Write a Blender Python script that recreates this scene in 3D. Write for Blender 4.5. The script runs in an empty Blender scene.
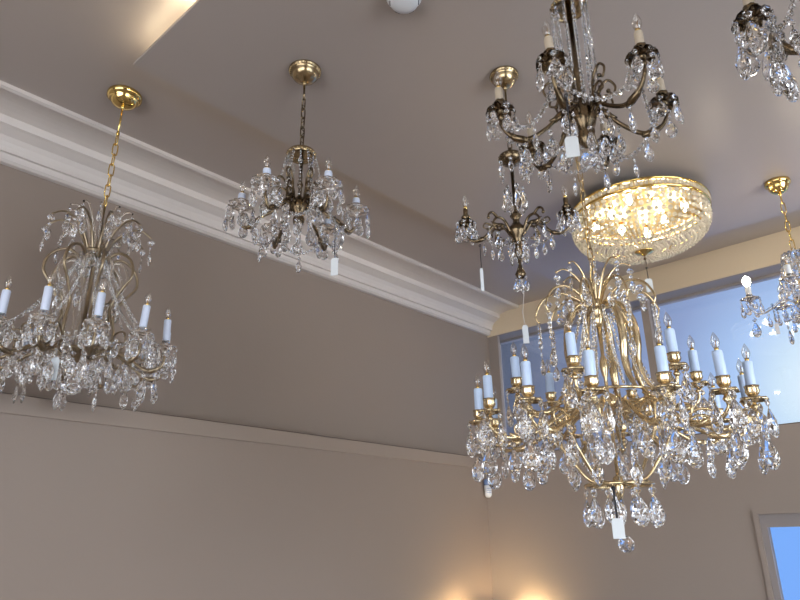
import bpy, math, random
from math import sin, cos, pi, radians, atan2, hypot
from mathutils import Vector, Matrix, Quaternion
random.seed(7)
SC = bpy.context.scene
COL = SC.collection
Z0 = 2.0                                   # camera height above the floor
CAM = Vector((0, 0, Z0))

# ------------------------------------------------------------------ helpers
class MB:
    """collects shapes into one mesh"""
    def __init__(s): s.v = []; s.f = []; s.m = []; s.sm = []
    def add(s, vs, fs, mat=0, smooth=True):
        o = len(s.v); s.v += [tuple(p) for p in vs]
        for f in fs: s.f.append(tuple(i + o for i in f)); s.m.append(mat); s.sm.append(smooth)
    def box(s, a, b, mat=0):
        (x0, y0, z0), (x1, y1, z1) = a, b
        vs = [(x0,y0,z0),(x1,y0,z0),(x1,y1,z0),(x0,y1,z0),(x0,y0,z1),(x1,y0,z1),(x1,y1,z1),(x0,y1,z1)]
        s.add(vs, [(3,2,1,0),(4,5,6,7),(0,1,5,4),(1,2,6,5),(2,3,7,6),(3,0,4,7)], mat, False)
    def lathe(s, prof, n=24, mat=0, c=(0,0,0), smooth=True, sy=1.0, twist=0.0, lobes=0, amp=0.0):
        vs = []; fs = []; rings = []
        for k, (r, z) in enumerate(prof):
            if r < 1e-6:
                rings.append([len(vs)]); vs.append((c[0], c[1], c[2] + z))
            else:
                ids = []
                for i in range(n):
                    a = 2*pi*(i + twist*(k % 2))/n
                    rr = r*(1 + (amp*cos(lobes*a) if lobes else 0))
                    ids.append(len(vs)); vs.append((c[0] + rr*cos(a), c[1] + sy*rr*sin(a), c[2] + z))
                rings.append(ids)
        for A, B in zip(rings, rings[1:]):
            if len(A) == 1 and len(B) == 1: continue
            for i in range(n):
                j = (i + 1) % n
                if len(A) == 1: fs.append((A[0], B[i], B[j]))
                elif len(B) == 1: fs.append((A[j], A[i], B[0]))
                elif twist:
                    fs.append((A[i], B[i], A[j])); fs.append((A[j], B[i], B[j]))
                else: fs.append((A[j], A[i], B[i], B[j]))
        s.add(vs, fs, mat, smooth)
    def tube(s, pts, rad, n=8, mat=0, closed=False, smooth=True, flat=1.0):
        P = [Vector(p) for p in pts]; m = len(P)
        if not hasattr(rad, '__len__'): rad = [rad]*m
        T = []
        for i in range(m):
            if closed: t = P[(i+1) % m] - P[i-1]
            else: t = P[min(i+1, m-1)] - P[max(i-1, 0)]
            T.append(t.normalized())
        up = Vector((0, 0, 1)) if abs(T[0].z) < .9 else Vector((1, 0, 0))
        N = (up - T[0]*up.dot(T[0])).normalized()
        vs = []; fs = []
        for i in range(m):
            if i: N = (N - T[i]*N.dot(T[i])).normalized()
            B = T[i].cross(N)
            for k in range(n):
                a = 2*pi*k/n
                vs.append(P[i] + (N*cos(a) + B*sin(a)*flat)*rad[i])
        for i in range(m if closed else m - 1):
            j = (i + 1) % m
            for k in range(n):
                l = (k + 1) % n
                fs.append((i*n+k, i*n+l, j*n+l, j*n+k))
        if not closed:
            fs.append(tuple(range(n - 1, -1, -1))); fs.append(tuple((m-1)*n + k for k in range(n)))
        s.add(vs, fs, mat, smooth)
    def ball(s, c, r, mat=0, n=10, rings=6, smooth=True, sz=1.0, twist=0.0):
        s.lathe([(r*sin(pi*k/rings), r*sz*cos(pi*k/rings)) for k in range(rings + 1)], n, mat, c, smooth, 1.0, twist)
    def merge(s, o, M):
        s_o = len(s.v); s.v += [tuple(M @ Vector(p)) for p in o.v]
        for f in o.f: s.f.append(tuple(i + s_o for i in f))
        s.m += o.m; s.sm += o.sm
    def mesh(s, name, mats):
        me = bpy.data.meshes.new(name); me.from_pydata(s.v, [], s.f)
        for m in mats: me.materials.append(m)
        me.polygons.foreach_set('material_index', s.m); me.polygons.foreach_set('use_smooth', s.sm)
        me.update(); return me
    def build(s, name, mats, parent=None, loc=(0,0,0), rz=0.0):
        if not isinstance(mats, (list, tuple)): mats = [mats]
        return link(name, s.mesh(name, mats), parent, loc, rz)

def link(name, me, parent=None, loc=(0,0,0), rz=0.0, sc=1.0):
    o = bpy.data.objects.new(name, me); COL.objects.link(o)
    o.location = loc; o.rotation_euler = (0, 0, rz)
    o.scale = (sc,)*3 if not hasattr(sc, '__len__') else sc
    if parent is not None: o.parent = parent
    return o
def thing(name, label, cat, loc, group=None):
    o = bpy.data.objects.new(name, None); COL.objects.link(o); o.empty_display_size = .05
    o.location = loc; o['label'] = label; o['category'] = cat
    if group: o['group'] = group
    return o
def tag(o, label, cat, group=None):
    o['label'] = label; o['category'] = cat
    if group: o['group'] = group
    return o
def struct(name, mb, mats):
    o = mb.build(name, mats); o['kind'] = 'structure'; return o
def smooth_path(pts, per=6):
    """Catmull-Rom through points (tuples of any dimension)"""
    out = []; n = len(pts)
    for i in range(n - 1):
        p0, p1, p2, p3 = pts[max(i-1,0)], pts[i], pts[i+1], pts[min(i+2,n-1)]
        for k in range(per):
            t = k/per
            out.append(tuple(.5*((2*b) + (c-a)*t + (2*a-5*b+4*c-d)*t*t + (3*b-a-3*c+d)*t**3) for a, b, c, d in zip(p0, p1, p2, p3)))
    out.append(tuple(pts[-1])); return out
def rz_path(pts, per=6): return [(r, 0, z) for r, z in smooth_path(pts, per)]

# ------------------------------------------------------------------ materials
def mat(name):
    m = bpy.data.materials.new(name); m.use_nodes = True
    nt = m.node_tree; nt.nodes.clear()
    return m, nt, nt.nodes.new('ShaderNodeOutputMaterial')
def principled(name, col, rough=.5, metal=0.0, noise=0.0, nscale=8.0, bump=0.0, bscale=60.0, **kw):
    m, nt, out = mat(name)
    b = nt.nodes.new('ShaderNodeBsdfPrincipled'); nt.links.new(b.outputs[0], out.inputs[0])
    b.inputs['Base Color'].default_value = (*col, 1); b.inputs['Roughness'].default_value = rough; b.inputs['Metallic'].default_value = metal
    for k, v in kw.items(): b.inputs[k.replace('_', ' ')].default_value = v
    tc = nt.nodes.new('ShaderNodeTexCoord')
    if noise:
        n = nt.nodes.new('ShaderNodeTexNoise'); n.inputs['Scale'].default_value = nscale; n.inputs['Detail'].default_value = 4
        nt.links.new(tc.outputs['Object'], n.inputs['Vector'])
        r = nt.nodes.new('ShaderNodeMixRGB'); r.inputs[1].default_value = (*[c*(1-noise) for c in col], 1); r.inputs[2].default_value = (*[min(1, c*(1+noise)) for c in col], 1)
        nt.links.new(n.outputs['Fac'], r.inputs[0]); nt.links.new(r.outputs[0], b.inputs['Base Color'])
    if bump:
        n = nt.nodes.new('ShaderNodeTexNoise'); n.inputs['Scale'].default_value = bscale; n.inputs['Detail'].default_value = 3
        nt.links.new(tc.outputs['Object'], n.inputs['Vector'])
        bp = nt.nodes.new('ShaderNodeBump'); bp.inputs['Strength'].default_value = bump; bp.inputs['Distance'].default_value = .01
        nt.links.new(n.outputs['Fac'], bp.inputs['Height']); nt.links.new(bp.outputs[0], b.inputs['Normal'])
    return m
def glass(name, col=(1,1,1), ior=1.55, rough=0.0, clear=0.0, transl=0.0, tcol=(1,1,1)):
    m, nt, out = mat(name)
    g = nt.nodes.new('ShaderNodeBsdfGlass'); g.inputs['Color'].default_value = (*col, 1); g.inputs['IOR'].default_value = ior; g.inputs['Roughness'].default_value = rough
    last = g.outputs[0]
    for w, kind in ((clear, 'ShaderNodeBsdfTransparent'), (transl, 'ShaderNodeBsdfTranslucent')):
        if w:
            t = nt.nodes.new(kind); t.inputs['Color'].default_value = (*tcol, 1)
            x = nt.nodes.new('ShaderNodeMixShader'); x.inputs[0].default_value = w
            nt.links.new(last, x.inputs[1]); nt.links.new(t.outputs[0], x.inputs[2]); last = x.outputs[0]
    nt.links.new(last, out.inputs[0]); return m
def thin_glass(name, col=(1,1,1), gloss=.08):
    m, nt, out = mat(name)
    t = nt.nodes.new('ShaderNodeBsdfTransparent'); t.inputs[0].default_value = (*col, 1)
    g = nt.nodes.new('ShaderNodeBsdfGlossy'); g.inputs['Roughness'].default_value = .03
    lw = nt.nodes.new('ShaderNodeLayerWeight'); lw.inputs[0].default_value = .35
    mt = nt.nodes.new('ShaderNodeMath'); mt.operation = 'MULTIPLY_ADD'; mt.inputs[1].default_value = .55; mt.inputs[2].default_value = gloss
    nt.links.new(lw.outputs['Facing'], mt.inputs[0])
    x = nt.nodes.new('ShaderNodeMixShader'); nt.links.new(mt.outputs[0], x.inputs[0])
    nt.links.new(t.outputs[0], x.inputs[1]); nt.links.new(g.outputs[0], x.inputs[2]); nt.links.new(x.outputs[0], out.inputs[0]); return m
def emit(name, col, s):
    m, nt, out = mat(name)
    e = nt.nodes.new('ShaderNodeEmission'); e.inputs[0].default_value = (*col, 1); e.inputs[1].default_value = s
    nt.links.new(e.outputs[0], out.inputs[0]); return m

M_WALL = principled('wall_paint', (.268, .210, .172), .6, noise=.04, nscale=1.5, bump=.05)
M_WALLEND = principled('end_wall_paint', (.31, .258, .225), .6, noise=.04, nscale=1.5, bump=.05)
M_CEIL = principled('ceiling_paint', (.425, .368, .33), .38, noise=.03, nscale=2.0, bump=.03, bscale=25)
M_TRIM = principled('cornice_paint', (.62, .56, .515), .5, noise=.02)
M_FRIEZE_LIT = principled('frieze_painted_warm_light', (.68, .55, .385), .6, noise=.03, nscale=2)  # warm lamp light on the frieze, put into its base colour
M_SHELF = principled('added_dark_ledge_top', (.07, .05, .035), .6, noise=.3, nscale=6)  # unseen dark top, added to cut bounce onto the upper wall
M_BOARD = principled('board_paint', (.29, .229, .188), .5, noise=.03)
M_FLOOR = principled('floor_wood', (.26, .21, .17), .45, noise=.3, nscale=5)
M_FRAME = principled('window_frame_paint', (.27, .24, .235), .45)
M_GLASS = thin_glass('window_glass', (.93, .96, 1), .03)
M_GOLD = principled('polished_brass', (.83, .60, .22), .14, 1.0)
M_GOLDS = principled('satin_brass', (.62, .48, .24), .4, 1.0)
M_BRASS = principled('gilt_brass', (.74, .59, .36), .2, 1.0, noise=.25, nscale=30)
M_BRONZE = principled('antique_bronze', (.17, .125, .075), .25, 1.0, noise=.5, nscale=45)
M_CRYS = glass('lead_crystal', (1, 1, 1), 1.56)
M_CRYSROD = glass('crystal_rod', (.99, .97, .94), 1.5)
M_BULB = thin_glass('clear_bulb_glass', (.97, .95, .92), .1)
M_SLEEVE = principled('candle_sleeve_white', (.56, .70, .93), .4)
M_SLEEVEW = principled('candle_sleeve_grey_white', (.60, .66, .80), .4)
M_IVORY = principled('candle_sleeve_ivory', (.55, .47, .36), .45)
M_TAG = principled('tag_card', (.60, .63, .65), .6)
M_CORD = principled('black_ribbon', (.02, .02, .025), .7)
M_CORDL = principled('pale_cord', (.55, .52, .5), .6)
M_WHITE = principled('white_plastic', (.80, .82, .84), .4)
M_DARK = principled('dark_plastic', (.06, .065, .08), .5)
M_BLUEP = principled('blue_plastic', (.16, .24, .45), .35)
M_AGED = principled('aged_brass', (.46, .35, .20), .22, 1.0, noise=.35, nscale=40)
M_OLDB = principled('old_brass_arms', (.30, .235, .155), .3, 1.0, noise=.4, nscale=45)
M_FIL = principled('filament_mount', (.55, .33, .16), .35, 1.0)
M_LIT = emit('lit_bulb', (1, .84, .60), 130)
M_LITW = emit('lit_warm_bulb', (1, .85, .62), 165)
M_BEADW = glass('basket_bead_crystal', (1, .96, .88), 1.5, .05, clear=.08, transl=.52, tcol=(1, .98, .93))

# ------------------------------------------------------------------ camera
f_px = 660.97
p, r, y = radians(20.2595), radians(.8794), radians(42.3308)
Ry = Matrix(((cos(y), -sin(y), 0), (sin(y), cos(y), 0), (0, 0, 1)))
Bm = Matrix(((1, 0, 0), (0, 0, 1), (0, -1, 0)))
Rx = Matrix(((1, 0, 0), (0, cos(p), -sin(p)), (0, sin(p), cos(p))))
Rr = Matrix(((cos(r), -sin(r), 0), (sin(r), cos(r), 0), (0, 0, 1)))
MC = Ry @ Rx @ Bm @ Rr                      # columns: right, down, forward
cam = bpy.data.cameras.new('camera'); co = bpy.data.objects.new('camera', cam); COL.objects.link(co)
R3 = Matrix((MC.col[0], -MC.col[1], -MC.col[2])).transposed()
co.matrix_world = Matrix.Translation(CAM) @ R3.to_4x4()
cam.sensor_width = 36; cam.lens = 36*f_px/800; cam.clip_start = .05; cam.clip_end = 200
SC.camera = co
def ray(u, v): return MC @ Vector(((u-400)/f_px, (v-300)/f_px, 1.0))
def at(u, v, depth): return CAM + ray(u, v)*depth
def view_angle(P, th):
    """world angle of a direction th (radians) measured from 'towards the photographer', positive to the right"""
    d = Vector((P[0], P[1])).normalized(); t = -d; rt = Vector((d.y, -d.x))
    w = t*cos(th) + rt*sin(th); return atan2(w.y, w.x)

# ------------------------------------------------------------------ room shell (heights given from the camera, + Z0)
XL, XLL, YE, XR, YB = -3.095, -3.2, 4.51, 3.2, -3.0
HC, HP = 1.85 + Z0, 1.75 + Z0
mb = MB(); mb.box((XLL-.2, YB-.2, -.1), (XR+.2, YE+.3, 0)); struct('floor', mb, M_FLOOR)
mb = MB(); mb.box((XLL-.2, YB-.2, HC), (XR+.2, YE+.3, HC+.1)); struct('ceiling', mb, M_CEIL)
mb = MB(); mb.box((-2.15, .85, HP), (1.9, 4.02, HP+.012)); 
mb.box((-1.9, 1.15, HP+.012), (1.7, 3.8, HC)); struct('ceiling_panel', mb, M_CEIL)
# the lower walls stand forward of the upper ones and end in a ledge all round
J = .91
XJ, YJ, ZJ = XLL*J, YE*J, .641*J + Z0
def extrude_y(mb, prof, y0, y1, mat=0):
    n = len(prof)
    vs = [(x, y0, z) for x, z in prof] + [(x, y1, z) for x, z in prof]
    mb.add(vs, [(i, (i+1) % n, (i+1) % n + n, i+n) for i in range(n)] + [tuple(range(n-1, -1, -1)), tuple(range(n, 2*n))], mat, False)
prof = [(XLL-.2, 0), (XJ, 0), (XJ, ZJ-.004), (XJ-.004, ZJ), (XL, ZJ), (XL, HC), (XLL-.2, HC)]
mb = MB(); extrude_y(mb, prof, YB, YE); struct('wall_left', mb, M_WALL)
mb = MB(); mb.box((XL+.001, YB, ZJ+.0005), (XJ-.006, YJ-.002, ZJ+.006)); mb.box((XL+.001, YJ+.006, ZJ+.0005), (XR, YE-.001, ZJ+.006)); struct('trim_5', mb, M_SHELF)  # unseen dark strips laid on the ledge to darken the wall above
ZB = .538*J*XLL/XL + Z0
ZB = .1738*abs(XJ) + Z0
prof = [(XJ-.005, ZB), (XJ+.006, ZB), (XJ+.009, ZB+.003), (XJ+.009, ZJ-.002), (XJ+.006, ZJ+.001), (XJ-.005, ZJ+.001)]
mb = MB(); extrude_y(mb, prof, YB, YJ); struct('trim_2', mb, M_BOARD)
# cornice
cp = [(-2.76, 1.85), (-2.76, 1.832), (-2.775, 1.826), (-2.79, 1.829)]
cp += [(-2.79 - .16*t, 1.829 - .012*t*t + .006*sin(pi*t)) for t in (.2, .4, .6, .8, 1)]
cp += [(-2.952, 1.802), (-2.957, 1.783), (-2.972, 1.778), (-2.985, 1.771)]
cp += [(-2.985 - .055*sin(t*pi/2), 1.771 - .077*(1-cos(t*pi/2))**.9) for t in (.35, .6, .8, 1)]
cp += [(-3.055, 1.694), (-3.057, 1.690), (-3.060, 1.668), (-3.072, 1.657), (-3.0955, 1.655), (-3.0955, 1.85)]
mb = MB(); extrude_y(mb, [(x, z+Z0) for x, z in cp][::-1], YB, YE-.001); struct('trim_1', mb, M_TRIM)
# end wall with two high windows and a glazed door
WZ0, WZ1, T = .643+Z0, 1.640+Z0, .2
mb = MB()
mb.box((XLL-.2, YE, WZ1), (XR+.2, YE+T, HC))                       # above windows
mb.box((XLL-.2, YE, ZJ-.06), (XR+.2, YE+T, WZ0))                   # band under the windows
mb.box((XL, YJ, ZJ-.06), (XR, YE, ZJ))                              # ledge
DX0, DX1, DZ = -1.235*J, -.25*J, .135*J + Z0
mb.box((XJ, YJ, 0), (DX0, YJ+.06, ZJ-.06)); mb.box((DX1, YJ, 0), (XR, YJ+.06, ZJ-.06)); mb.box((DX0, YJ, DZ), (DX1, YJ+.06, ZJ-.06))
mb.box((XLL-.2, YE, WZ0), (-3.0, YE+.03, WZ1)); mb.box((XLL-.2, YE+.03, WZ0), (-3.12, YE+T, WZ1))
mb.box((-1.755, YE, WZ0), (-1.702, YE+.05, WZ1))
mb.box((.9, YE, WZ0), (XR+.2, YE+T, WZ1))
struct('wall_end', mb, M_WALLEND)
mb = MB(); mb.box((XL, YE-.012, WZ1+.004), (XR, YE, HC)); struct('trim_4', mb, M_FRIEZE_LIT)  # added board carrying the painted warm light above the windows
def window(n, x0, x1, z0, z1, yy, fw, bars=()):
    mb = MB()
    mb.box((x0, yy-.025, z0), (x0+fw, yy+.025, z1)); mb.box((x1-fw, yy-.025, z0), (x1, yy+.025, z1))
    mb.box((x0+fw, yy-.025, z0), (x1-fw, yy+.025, z0+fw)); mb.box((x0+fw, yy-.025, z1-fw), (x1-fw, yy+.025, z1))
    for b in bars: mb.box((b-.012, yy-.02, z0+fw), (b+.012, yy+.02, z1-fw))
    o = struct('window_%d' % n, mb, M_FRAME)
    g = MB(); g.box((x0+fw, yy-.003, z0+fw), (x1-fw, yy+.003, z1-fw)); g.build('pane', M_GLASS, o); return o
window(1, -3.12, -1.755, WZ0, WZ1, YE+T-.03, .02)
window(2, -1.752, .9, WZ0, WZ1, YE+T-.03, .02)
# glazed door: flat architrave, frame, glass
mb = MB()
for a, b in (((DX0-.024, YJ-.013, 0), (DX0, YJ, DZ+.023)), ((DX0, YJ-.013, DZ), (DX1, YJ, DZ+.023)), ((DX1, YJ-.013, 0), (DX1+.024, YJ, DZ+.023))): mb.box(a, b)
struct('trim_3', mb, M_WALLEND)
mb = MB()
x0, x1, zt = DX0+.001, DX1-.001, DZ-.001
mb.box((x0, YJ, 0), (x0+.031, YJ+.05, zt)); mb.box((x1-.031, YJ, 0), (x1, YJ+.05, zt)); mb.box((x0+.031, YJ, zt-.066), (x1-.031, YJ+.05, zt)); mb.box((x0+.031, YJ, 0), (x1-.031, YJ+.05, .12))
d = struct('door_1', mb, M_FRAME)
g = MB(); g.box((x0+.031, YJ+.022, .12), (x1-.031, YJ+.028, zt-.066)); g.build('pane', M_GLASS, d)
# right wall and shop front behind the photographer
mb = MB(); 
mb.box((XR, YB-.2, 0), (XR+.2, YE, .5)); mb.box((XR, YB-.2, 3.3), (XR+.2, YE, HC)); mb.box((XR, YB-.2, .5), (XR+.2, -.6, 3.3)); mb.box((XR, 3.6, .5), (XR+.2, YE, 3.3)); struct('wall_right', mb, M_WALL)
mb = MB()
for a_, b_ in (((XR+.07, -.6, .5), (XR+.13, -.54, 3.3)), ((XR+.07, 3.54, .5), (XR+.13, 3.6, 3.3)), ((XR+.07, -.54, .5), (XR+.13, 3.54, .56)), ((XR+.07, -.54, 3.24), (XR+.13, 3.54, 3.3)), ((XR+.08, 1.47, .56), (XR+.12, 1.53, 3.24))): mb.box(a_, b_)
w4 = struct('window_4', mb, M_FRAME); g = MB(); g.box((XR+.097, -.54, .56), (XR+.103, 3.54, 3.24)); g.build('pane', M_GLASS, w4)
mb = MB()
mb.box((XLL-.2, YB-.2, 0), (-2.4, YB, HC)); mb.box((2.6, YB-.2, 0), (XR+.2, YB, HC)); mb.box((-2.4, YB-.2, 0), (2.6, YB, .5)); mb.box((-2.4, YB-.2, 3.1), (2.6, YB, HC))
struct('wall_back', mb, M_WALL)
window(3, -2.4, 2.6, .5, 3.1, YB-.1, .06, (-.75, .9))

# ------------------------------------------------------------------ crystal and lamp pieces (shared meshes)
def drop_mb(w=.29, fl=.52, n=8):
    m = MB()
    m.lathe([(0, 0), (.22*w, -.04), (.52*w, -.2), (.86*w, -.42), (w, -.62), (.88*w, -.81), (.5*w, -.95), (0, -1.0)] if w > .25 else [(0, 0), (.42*w, -.1), (.88*w, -.33), (w, -.52), (.86*w, -.72), (.45*w, -.91), (0, -1.0)], n, 0, (0,0,0), False, fl, .5)
    m.lathe([(0, .31), (.085, .28), (.135, .19), (.085, .10), (0, .07)], 8, 0, (0,0,0), False, .55, .5)     # octagon bead
    m.tube([(0, 0, -.04), (0, 0, .09)], .014, 5, 1); m.tube([(0, 0, .29), (0, 0, .42)], .014, 5, 1)          # pins
    return m
def spear_mb():
    m = MB()
    m.lathe([(0, 0), (.08, -.06), (.17, -.55), (.2, -.75), (.1, -.93), (0, -1.0)], 6, 0, (0,0,0), False, .75, .5)
    m.ball((0, 0, .1), .09, 0, 6, 4, False, 1, .5); m.tube([(0, 0, -.03), (0, 0, .24)], .013, 5, 1); return m
def ball_mb():
    m = MB(); m.lathe([(0, .5), (.2, .46), (.38, .32), (.48, .12), (.48, -.12), (.38, -.32), (.2, -.46), (0, -.5)], 10, 0, (0,0,-.5), False, 1, .5)
    m.tube([(0, 0, -.02), (0, 0, .3)], .02, 5, 1); return m
def rosette_mb():
    m = MB(); m.lathe([(0, .5), (.26, .38), (.5, 0), (.26, -.38), (0, -.5)], 8, 0, (0,0,0), False, .5, .5); return m
PROTO = {'crystal_drop': drop_mb(), 'crystal_almond': drop_mb(.225, .58, 8), 'crystal_spear': spear_mb(), 'crystal_ball': ball_mb(), 'crystal_rosette': rosette_mb()}
MESH = {}
def pmesh(kind, metal):
    k = (kind, metal.name)
    if k not in MESH: MESH[k] = PROTO[kind].mesh(kind, [M_CRYS, metal])
    return MESH[k]
class Crystals:
    """hangs crystals on one thing; the 100 nearest to the photographer of each kind are parts, the rest one part of kind stuff"""
    def __init__(s, root, metal): s.root = root; s.metal = metal; s.items = []
    def add(s, kind, pos, size, rz=None):
        s.items.append((kind, Vector(pos), size*random.uniform(.92, 1.08), random.uniform(0, 2*pi) if rz is None else rz))
    def flush(s):
        o = Vector(s.root.location)
        for kind in sorted({i[0] for i in s.items}):
            L = sorted([i for i in s.items if i[0] == kind], key=lambda i: (o + i[1] - CAM).length)
            for _, pos, sz, a in L[:100]:
                c = link(kind, pmesh(kind, s.metal), s.root, pos, a, sz)
                c.rotation_euler = (random.uniform(-.05, .05), random.uniform(-.05, .05), a)
            if len(L) > 100:
                m = MB()
                for _, pos, sz, a in L[100:]:
                    m.merge(PROTO[kind], Matrix.Translation(pos) @ Matrix.Rotation(a, 4, 'Z') @ Matrix.Scale(sz, 4))
                r = m.build(kind, [M_CRYS, s.metal], s.root); r['kind'] = 'stuff'
BEAD = MB(); BEAD.ball((0,0,0), 1, 0, 6, 4, False, 1, .5)
def strand(pts, size, step):
    """string of faceted beads along a path"""
    m = MB(); P = [Vector(q) for q in pts]; acc = 0; out = [P[0]]
    for a, b in zip(P, P[1:]):
        L = (b - a).length; 
        while acc + L >= step and L > 1e-9:
            a = a + (b - a)*((step - acc)/L); L = (b - a).length; acc = 0; out.append(a.copy())
        acc += L
    for q in out: m.merge(BEAD, Matrix.Translation(q) @ Matrix.Rotation(random.random()*6, 4, 'Z') @ Matrix.Scale(size, 4))
    m.tube(pts, size*.12, 4, 1); return m
def sag(a, b, d, n=14):
    a, b = Vector(a), Vector(b); return [a.lerp(b, k/n) - Vector((0, 0, 4*d*(k/n)*(1 - k/n))) for k in range(n + 1)]
def bulb_mb(h=.058, r=.0125):
    m = MB()
    m.lathe([(0, 0), (.0065, 0), (.0065, .01), (0, .01)], 10, 1)
    m.lathe([(.0062, .008), (r*.75, .014), (r, .024), (r*.92, .034), (r*.55, .046), (r*.2, h-.003), (0, h)], 12, 0)
    m.tube([(0, 0, .01), (0, 0, .022), (.002, 0, .032)], .0014, 5, 2)
    return m
BULBS = bulb_mb()
BULB = BULBS.mesh('bulb', [M_BULB, M_GOLD, M_FIL])
def sleeve_mesh(h, r=.0125, wob=.0):
    m = MB(); m.lathe([(0, 0), (r*.95, 0), (r, .003), (r, h-.004), (r*.9, h), (0, h)], 14); return m
def chain_mb(z0, z1, pitch=.034, r=.0022, w=.0085):
    m = MB(); n = max(1, round((z1 - z0)/pitch)); pitch = (z1 - z0)/n
    for i in range(n):
        c = z0 + (i + .5)*pitch; L = pitch*.5 + r*1.2; pts = []
        for k in range(14):
            a = 2*pi*k/14; x = w*cos(a); z = (L - w)*(1 if sin(a) > 0 else -1) + w*sin(a) if abs(sin(a)) > .05 else (L - w)*0 + w*sin(a)
            pts.append((x, 0, c + z) if i % 2 == 0 else (0, x, c + z))
        m.tube(pts, r, 6, 0, True)
    return m
def canopy(root, R, h, metal, name='canopy', fancy=False):
    m = MB()
    if fancy:
        m.lathe([(0, 0), (R, 0), (R*1.03, -.004), (R, -.010), (R*.9, -.014), (R*.86, -.020), (R*.84, -h*.45), (R*.72, -h*.66), (R*.50, -h*.84), (R*.24, -h*.95), (R*.12, -h), (0, -h)], 40)
        for k in range(28): m.ball((R*.955*cos(k*pi/14), R*.955*sin(k*pi/14), -.011), R*.075, 0, 6, 4)
    else:
        m.lathe([(0, 0), (R*.97, 0), (R, -.006), (R*.99, -.018), (R*.88, -.024), (R*.80, -.027), (R*.78, -h*.55), (R*.6, -h*.82), (R*.34, -h*.95), (R*.12, -h), (0, -h)], 40)
    m.lathe([(0, -h+.004), (.008, -h+.004), (.009, -h-.008), (.004, -h-.014), (0, -h-.014)], 12)
    return m.build(name, metal, root)
def ring_copy(root, name, me, angles, loc=(0,0,0)):
    return [link(name, me, root, loc, a) for a in angles]
def pan_mb(R=.034, petals=8):
    """bobeche: petalled drip pan with candle cup"""
    m = MB()
    m.lathe([(0, -.012), (.008, -.012), (.011, -.004), (R*.55, .000), (R*.95, .005), (R, .010), (R*.95, .0095), (R*.5, .004), (0, .004)], 32, 0, (0,0,0), True, 1, 0, petals, .07)
    m.lathe([(0, .003), (.010, .003), (.008, .010), (.013, .018), (.0155, .026), (.0155, .030), (.012, .031), (0, .028)], 16, 0)
    m.lathe([(0, -.030), (.006, -.027), (.009, -.020), (.006, -.012), (0, -.010)], 12, 0)
    return m

def leaf_pan_mb(R=.036):
    """pan of overlapping cast leaves that turn down at the tip"""
    m = MB()
    for lay, (rr, dz, n) in enumerate(((1.0, 0, 8), (.72, .008, 6))):
        for k in range(n):
            a = 2*pi*(k + .5*lay)/n; u = Vector((cos(a), sin(a), 0)); w = Vector((-sin(a), cos(a), 0)); Z = Vector((0, 0, 1))
            rows = [(.10, .10, 0), (.45, .30, .004), (.78, .36, .007), (1.02, .24, .0), (1.10, .05, -.010)]
            vs = []
            for f, wd, z in rows:
                for t in (-1, -.45, 0, .45, 1): vs.append(u*R*rr*f + w*R*rr*wd*t + Z*(z + dz + .004*abs(t)))
            n0 = len(vs); vs += [v - Z*.0022 for v in vs]
            fs = [(i*5+j, i*5+j+1, i*5+j+6, i*5+j+5) for i in range(4) for j in range(4)]
            m.add(vs, fs + [tuple(n0 + q for q in f[::-1]) for f in fs])
    m.lathe([(0, -.012), (.009, -.012), (.012, -.003), (.012, .006), (0, .006)], 14)
    m.lathe([(0, .003), (.010, .003), (.008, .010), (.013, .018), (.0155, .026), (.0155, .030), (.012, .031), (0, .028)], 16, 0, (0,0,0), True, 1, 0, 6, .1)
    m.lathe([(0, -.034), (.006, -.030), (.010, -.022), (.006, -.012), (0, -.010)], 12, 0)
    return m
def cup_mb(R=.034):
    """ruffled leaf pan with a tulip candle cup"""
    m = MB()
    m.lathe([(0, -.012), (.008, -.012), (.010, -.006), (R*.5, .001), (R*.85, .001), (R*1.05, -.006), (R*.9, .004), (R*.5, .006), (0, .006)], 48, 0, (0,0,0), True, 1, 0, 6, .16)
    m.lathe([(0, .003), (.009, .003), (.0075, .007), (.015, .013), (.0195, .022), (.0175, .032), (.0205, .040), (.017, .040), (.014, .028), (0, .027)], 36, 0, (0,0,0), True, 1, 0, 6, .08)
    m.lathe([(0, -.034), (.006, -.032), (.011, -.024), (.006, -.014), (0, -.010)], 14, 0)
    return m

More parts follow.
